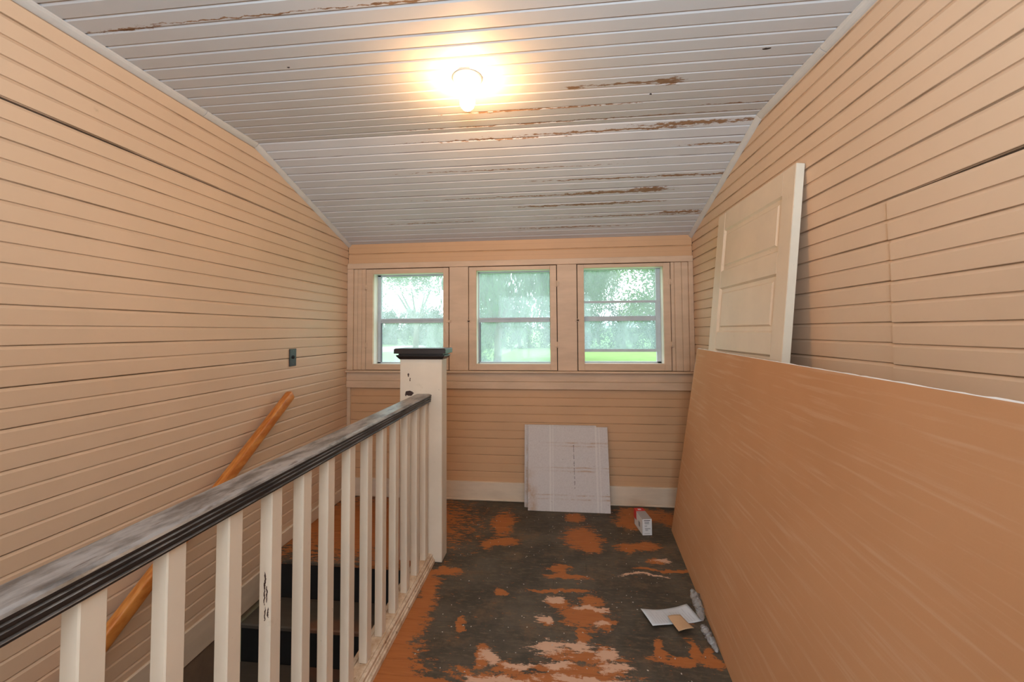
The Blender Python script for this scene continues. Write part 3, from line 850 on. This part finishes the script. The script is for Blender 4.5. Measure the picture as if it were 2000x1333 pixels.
# ------------------------------------------------------------------ small carton on the floor
bxo = empty('small_carton', (.552, 2.760, .001)); tag(bxo, 'small narrow white carton with red end standing on the worn floor', 'carton')
bxo.rotation_euler = (0, 0, math.radians(8))
box('body', m_greycard, bxo, 0, .061, 0, .165, 0, .104, .001)
box('front_label', m_white, bxo, .0005, .0605, -.0008, 0, .001, .103, 0)
box('side_label', m_white, bxo, -.0008, 0, .002, .150, .002, .102, 0)
mb = MB().box(-.0014, -.0008, .115, .1655, .045, .1045).box(-.0008, .0615, .118, .1658, .1042, .1050)
mb.build('red_label', m_red, bxo)
box('white_spot', m_white, bxo, .018, .040, .132, .150, .1050, .1055, 0)
mb = MB().box(.008, .050, -.0014, -.0008, .092, .096)
mb.build('printed_heading', m_ink, bxo)
mb = MB(); r2 = random.Random(4)
for z, x0_, x1_ in ((.084, .012, .042), (.080, .012, .044), (.076, .012, .040), (.072, .014, .044), (.060, .012, .030), (.056, .014, .028), (.044, .014, .050), (.040, .016, .052), (.034, .016, .034), (.030, .018, .036), (.010, .010, .048)):
    mb.box(x0_, x1_, -.0013, -.0008, z, z + .0022)
mb.build('printed_text', m_greyink, bxo)['kind'] = 'stuff'
box('side_print', m_greyink, bxo, -.0013, -.0008, .045, .075, .030, .062, 0)

# ------------------------------------------------------------------ paper, tag, bubble wrap
def sheet(name, corners, z0, mat, curl, nx=16, ny=10, parent=None):
    vs = []; ff = []
    a, b_, c, d = [Vector(p) for p in corners]
    for j in range(ny + 1):
        for i in range(nx + 1):
            s, t = i / nx, j / ny
            p = a.lerp(b_, s).lerp(d.lerp(c, s), t)
            vs.append((p.x, p.y, z0 + curl(s, t)))
    n0 = len(vs)
    vs += [(x, y, z + .0004) for x, y, z in vs]
    for j in range(ny):
        for i in range(nx):
            k = j * (nx + 1) + i
            ff.append((k, k + 1, k + nx + 2, k + nx + 1)); ff.append((n0 + k + nx + 1, n0 + k + nx + 2, n0 + k + 1, n0 + k))
    def edge(idx):
        for p, q in zip(idx[:-1], idx[1:]): ff.append((p, n0 + p, n0 + q, q))
    edge([i for i in range(nx + 1)]); edge([j * (nx + 1) + nx for j in range(ny + 1)])
    edge([ny * (nx + 1) + i for i in range(nx, -1, -1)]); edge([j * (nx + 1) for j in range(ny, -1, -1)])
    return raw(name, vs, ff, mat, parent, smooth=True)
ps = empty('paper_sheet', (0, 0, 0)); tag(ps, 'curled white printed paper sheet lying on the floor by the plasterboard', 'paper')
cur = lambda s, t: .003 + .016 * max(0, .35 - s) ** 1.2 * 2 + .004 * math.sin(s * 5 + t * 2) + .004 * max(0, s - .8) * 5
corn = [(.420, 1.918, 0), (.655, 1.985, 0), (.618, 2.088, 0), (.388, 2.022, 0)]
sheet('page', corn, .001, m_sheet, cur, parent=ps)
mb = MB()
A_, B_, C_, D_ = [Vector(p) for p in corn]
r2 = random.Random(8)
for k in range(15):
    s0 = .10 + k * .056; x1 = r2.uniform(.55, .9)
    p = A_.lerp(B_, s0).lerp(D_.lerp(C_, s0), .1); q = A_.lerp(B_, s0).lerp(D_.lerp(C_, s0), x1)
    n0 = len(mb.v); e = (B_ - A_).normalized() * .0012
    steps = 6
    for j in range(steps + 1):
        r_ = p.lerp(q, j / steps); t = .1 + (x1 - .1) * j / steps
        z = .0018 + cur(s0, t)
        for sgn in (-1, 1): mb.v.append(Vector((r_.x, r_.y, z)) + e * sgn)
    for j in range(steps): a = n0 + j * 2; mb.f.append((a, a + 1, a + 3, a + 2))
mb.build('printed_lines', simple('faint grey print', (.50, .51, .54), .8), ps)
tg = sheet('cardboard_scrap', [(.520, 1.876, 0), (.592, 1.902, 0), (.562, 1.998, 0), (.502, 1.985, 0)], .012, m_tag, lambda s, t: .004 + .010 * (1 - t) ** 2 + .003 * math.sin(s * 3), 10, 12)
tag(tg, 'torn tan cardboard scrap lying partly on the white paper sheet', 'cardboard')
hk = MB().box(-.002, .002, -.009, .009, 0, .0004).build('slot', m_ink, tg)
hk.location = (.575, 1.906, .0242); hk.rotation_euler = (.0, 0, .5)
# crumpled bubble wrap: a puffy strip squeezed under the sheet
def wrap_strip(pts, rad, name, label, sd_):
    vs = []; ff = []; K = 14; n = 46
    P = [Vector(p) for p in pts]
    for i in range(n + 1):
        t = i / n * (len(P) - 1); k = min(int(t), len(P) - 2); c = P[k].lerp(P[k + 1], t - k)
        r_ = rad * (math.sin(math.pi * min(1, max(0, (i / n)))) ** .4) * (.8 + .5 * mnoise.noise(Vector((i * .35, sd_, 0)))) + .0015
        for j in range(K):
            a = 2 * math.pi * j / K
            rr_ = r_ * (1 + .75 * mnoise.noise(Vector((i * .9, j * .8, sd_))))
            vs.append((c.x + rr_ * math.cos(a) * .9, c.y + rr_ * .2 * math.sin(a * 2), max(.001, c.z + rr_ * math.sin(a) * .8 + r_ * .7)))
    for i in range(n):
        for j in range(K): ff.append((i * K + j, i * K + (j + 1) % K, (i + 1) * K + (j + 1) % K, (i + 1) * K + j))
    ff.append(tuple(range(K))); ff.append(tuple(range(n * K, (n + 1) * K)))
    o = raw(name, vs, ff, m_wrap, None, smooth=True); tag(o, label, 'plastic wrap'); return o
wrap_strip([(.678, 2.205, .004), (.668, 2.12, .004), (.664, 2.05, .003), (.655, 1.985, .002)], .024, 'bubble_wrap', 'crumpled clear bubble wrap by the plasterboard edge, beyond the paper sheet', 3.1)
wrap_strip([(.640, 1.95, .002), (.642, 1.90, .003), (.644, 1.86, .003), (.650, 1.80, .002)], .017, 'bubble_wrap', 'small clear bubble wrap piece by the plasterboard edge, nearer than the paper', 7.7)

# paint flakes on the floor, too many and too small to count
mb = MB(); r2 = random.Random(21)
for k in range(230):
    x, y = r2.uniform(-.62, .62), r2.uniform(1.3, 3.15)
    s = r2.uniform(.0012, .0042); a = r2.uniform(0, 3.14)
    c_, s_ = math.cos(a) * s, math.sin(a) * s
    b0 = len(mb.v)
    for (p, q) in ((c_, s_), (-s_ * .7, c_ * .7), (-c_, -s_), (s_ * .6, -c_ * .6)): mb.v.append(Vector((x + p, y + q, .0015 + r2.uniform(0, .001))))
    for (p, q) in ((c_, s_), (-s_ * .7, c_ * .7), (-c_, -s_), (s_ * .6, -c_ * .6)): mb.v.append(Vector((x + p, y + q, .0008)))
    mb.f += [(b0, b0 + 1, b0 + 2, b0 + 3), (b0 + 7, b0 + 6, b0 + 5, b0 + 4)] + [(b0 + i, b0 + 4 + i, b0 + 4 + (i + 1) % 4, b0 + (i + 1) % 4) for i in range(4)]
pf = mb.build('paint_flakes', simple('pale paint flakes', (.55, .48, .40), .8))
tag(pf, 'tiny pale paint flakes scattered over the worn floor', 'paint flakes', kind='stuff')

# ------------------------------------------------------------------ outside
def gz(y): return -3.0 + max(0, y - 4) * .028
def gm(name, c1, c2):
    m, nt, b = newmat(name)
    lk(nt, mix(nt, noise(nt, pos(nt), .8, 6), c1, c2), b.inputs['Base Color']); b.inputs['Roughness'].default_value = .9
    b.inputs['Specular IOR Level'].default_value = .1
    return m
m_grass = gm('mown grass', (.20, .34, .11), (.30, .45, .17))
m_road = gm('pale concrete road', (.50, .52, .50), (.62, .63, .60))
gv = []; gf = []
ysg = [3.6, 4, 10, 20, 40, 60, 90, 130, 200]
for yy in ysg:
    for x in (-160, 160): gv.append((x, yy, gz(yy)))
for i in range(len(ysg) - 1): gf.append((2 * i, 2 * i + 1, 2 * i + 3, 2 * i + 2))
lawn = raw('lawn', gv, gf, m_grass); tag(lawn, kind='structure')
def strip(name, pts, z=.03):
    v = [(x, y, gz(y) + z) for x, y in pts]; n = len(v)
    v += [(x, y, gz(y) - .05) for x, y in pts]
    o = raw(name, v, [tuple(range(n))] + [(i, (i + 1) % n, (i + 1) % n + n, i + n) for i in range(n)], m_road); tag(o, kind='structure'); return o
strip('road', [(-60, 48), (-32, 52), (-20, 58), (-15, 72), (-21, 76), (-30, 64), (-60, 58)])
strip('driveway', [(-40, 30), (-12, 36), (-9.5, 40), (-22, 41), (-40, 38)])
strip('patio', [(2.0, 36), (6.0, 36), (6.4, 40), (2.2, 42)])

def leafm(name, c1, c2):
    m = bpy.data.materials.new(name); m.use_nodes = True; nt = m.node_tree
    nt.nodes.remove(nt.nodes['Principled BSDF'])
    oi = nd(nt, 'ShaderNodeNewGeometry')
    c = mix(nt, noise(nt, pos(nt), 1.1, 3), c1, c2)
    d = nd(nt, 'ShaderNodeBsdfDiffuse'); t = nd(nt, 'ShaderNodeBsdfTranslucent'); lk(nt, c, d.inputs[0]); lk(nt, c, t.inputs[0])
    ms = nd(nt, 'ShaderNodeMixShader'); ms.inputs[0].default_value = .35
    lk(nt, d.outputs[0], ms.inputs[1]); lk(nt, t.outputs[0], ms.inputs[2]); lk(nt, ms.outputs[0], nt.nodes['Material Output'].inputs[0])
    return m
lf_a = leafm('light green leaves', (.09, .19, .08), (.24, .36, .15))
lf_b = leafm('mid green leaves', (.05, .12, .06), (.14, .24, .12))
lf_c = leafm('dark green leaves', (.02, .055, .035), (.07, .12, .075))
m_bark = simple('grey brown bark', (.12, .10, .08), .9)
def crown_mesh(name, n, sx, sy, sz, size, seed, mat, droop=False, clumps=26):
    r = random.Random(seed); vs = []; ff = []
    cl_ = []
    for _ in range(clumps):
        while True:
            p = Vector((r.uniform(-1, 1), r.uniform(-1, 1), r.uniform(-1, 1)))
            if p.length < 1: break
        cl_.append((p, r.uniform(.22, .42)))
    for _ in range(n):
        c, rad = r.choice(cl_)
        d = Vector((r.gauss(0, 1), r.gauss(0, 1), r.gauss(0, 1))).normalized() * rad * r.random() ** .4
        if droop: d.z *= 1.9; d.x *= .7
        p = c + d; p = Vector((p.x * sx, p.y * sy, p.z * sz))
        a = Vector((r.gauss(0, 1), r.gauss(0, 1), r.gauss(0, 1))).normalized(); b_ = a.orthogonal().normalized()
        if droop: a = Vector((r.gauss(0, .25), r.gauss(0, .25), 1)).normalized(); b_ = Vector((r.gauss(0, 1), r.gauss(0, 1), 0)).normalized()
        s = size * r.uniform(.6, 1.4); k = len(vs)
        l1 = s * (1.8 if droop else 1.0)
        vs += [p - a * l1, p + b_ * s * .5, p + a * l1, p - b_ * s * .5]; ff.append((k, k + 1, k + 2, k + 3))
    me = bpy.data.meshes.new(name); me.from_pydata([tuple(v) for v in vs], [], ff); me.materials.append(mat)
    return me
def trunk_mesh(h, r0, seed):
    r = random.Random(seed); mb_ = MB(); K = 9; v = []; f = []
    def limb(p0, p1, ra, rb):
        b0 = len(v); ax = (p1 - p0).normalized(); a = ax.orthogonal().normalized(); c = ax.cross(a)
        for p, q in ((p0, ra), (p1, rb)):
            for k in range(K): t = 2 * math.pi * k / K; v.append(p + a * math.cos(t) * q + c * math.sin(t) * q)
        for k in range(K): f.append((b0 + k, b0 + (k + 1) % K, b0 + K + (k + 1) % K, b0 + K + k))
        f.append(tuple(b0 + k for k in range(K))[::-1]); f.append(tuple(b0 + K + k for k in range(K)))
    top = Vector((r.uniform(-.3, .3), 0, h)); limb(Vector((0, 0, -.5)), top, r0, r0 * .7)
    for k in range(6):
        a = k * 1.05 + r.random(); e = top + Vector((math.cos(a) * h * .5, math.sin(a) * h * .5, h * r.uniform(.35, .9)))
        limb(top - Vector((0, 0, h * .05 * k)), e, r0 * .5, r0 * .15)
    me = bpy.data.meshes.new('trunk'); me.from_pydata([tuple(p) for p in v], [], f); me.materials.append(m_bark)
    return me
def tree(x, y, h, label, crown, scale, dz=0, group=None, tr=None, nm='leafy_tree'):
    o = empty(nm, (x, y, gz(y))); tag(o, label, 'tree' if nm != 'round_bush' else 'bush', group)
    if tr: t = link('trunk', tr, o)
    c = link('foliage', crown, o); c['kind'] = 'stuff'
    c.location = (0, 0, h); c.scale = scale; c.rotation_euler = (0, 0, (x * 7.3) % 6.28)
    return o
T1 = trunk_mesh(3.2, .32, 1); T2 = trunk_mesh(4.5, .4, 2)
C_open = crown_mesh('foliage', 9500, 1, 1, 1, .034, 1, lf_a, clumps=46)
C_mid = crown_mesh('foliage', 10000, 1, 1, 1, .036, 2, lf_b, clumps=55)
C_dark = crown_mesh('foliage', 6000, 1, 1, 1, .045, 3, lf_c, clumps=60)
C_wil = crown_mesh('foliage', 16000, 1, 1, 1, .026, 4, lf_b, True, clumps=90)
C_bush = crown_mesh('foliage', 6000, 1, 1, 1, .045, 5, lf_b, clumps=70)
tree(-5.2, 36, 10.2, 'tall green willow-like tree outside filling the middle window', C_wil, (5.4, 4.5, 6.0), tr=T2, nm='willow_tree')
tree(1.5, 44, 8.6, 'tree outside between the middle and the right window', C_mid, (6.0, 4, 5.4), tr=T2)
tree(11.6, 40, 8.8, 'open-crowned tree outside at the upper right of the right window', C_open, (5.2, 4.2, 5.2), tr=T2)
tree(7.6, 72, 12.5, 'distant bushy tree outside behind the lawn in the right window', C_mid, (4.6, 3, 6.5), tr=T1)
tree(-27, 50, 9.0, 'pale open tree outside across the road in the left window', C_open, (5.4, 5, 6.0), tr=T1)
tree(-16.6, 47, 12.4, 'high tree crown outside at the top right of the left window', C_open, (4.6, 5, 4.6), tr=T2)
tree(-5.9, 27, 1.5, 'rounded light green bush outside at the lower left of the middle window', C_bush, (1.6, 1.5, 2.3), nm='round_bush')
tree(-11.4, 41, 1.9, 'bright green shrub outside at the right edge of the left window', C_bush, (1.5, 1.5, 2.6), nm='round_bush')
r2 = random.Random(9)
for k in range(14):
    x = -44 + k * 4.9 + r2.uniform(-.8, .8); y = 64 + r2.uniform(-2, 3) + max(0, -x - 10) * .55
    h = r2.uniform(2.6, 3.6)
    o = tree(x, y, h, 'dense dark tree in the hazy row beyond the lawn', C_dark, (3.4, 2.6, h + .9), tr=T1, group='dark tree row beyond the lawn', nm='hedgerow_tree')
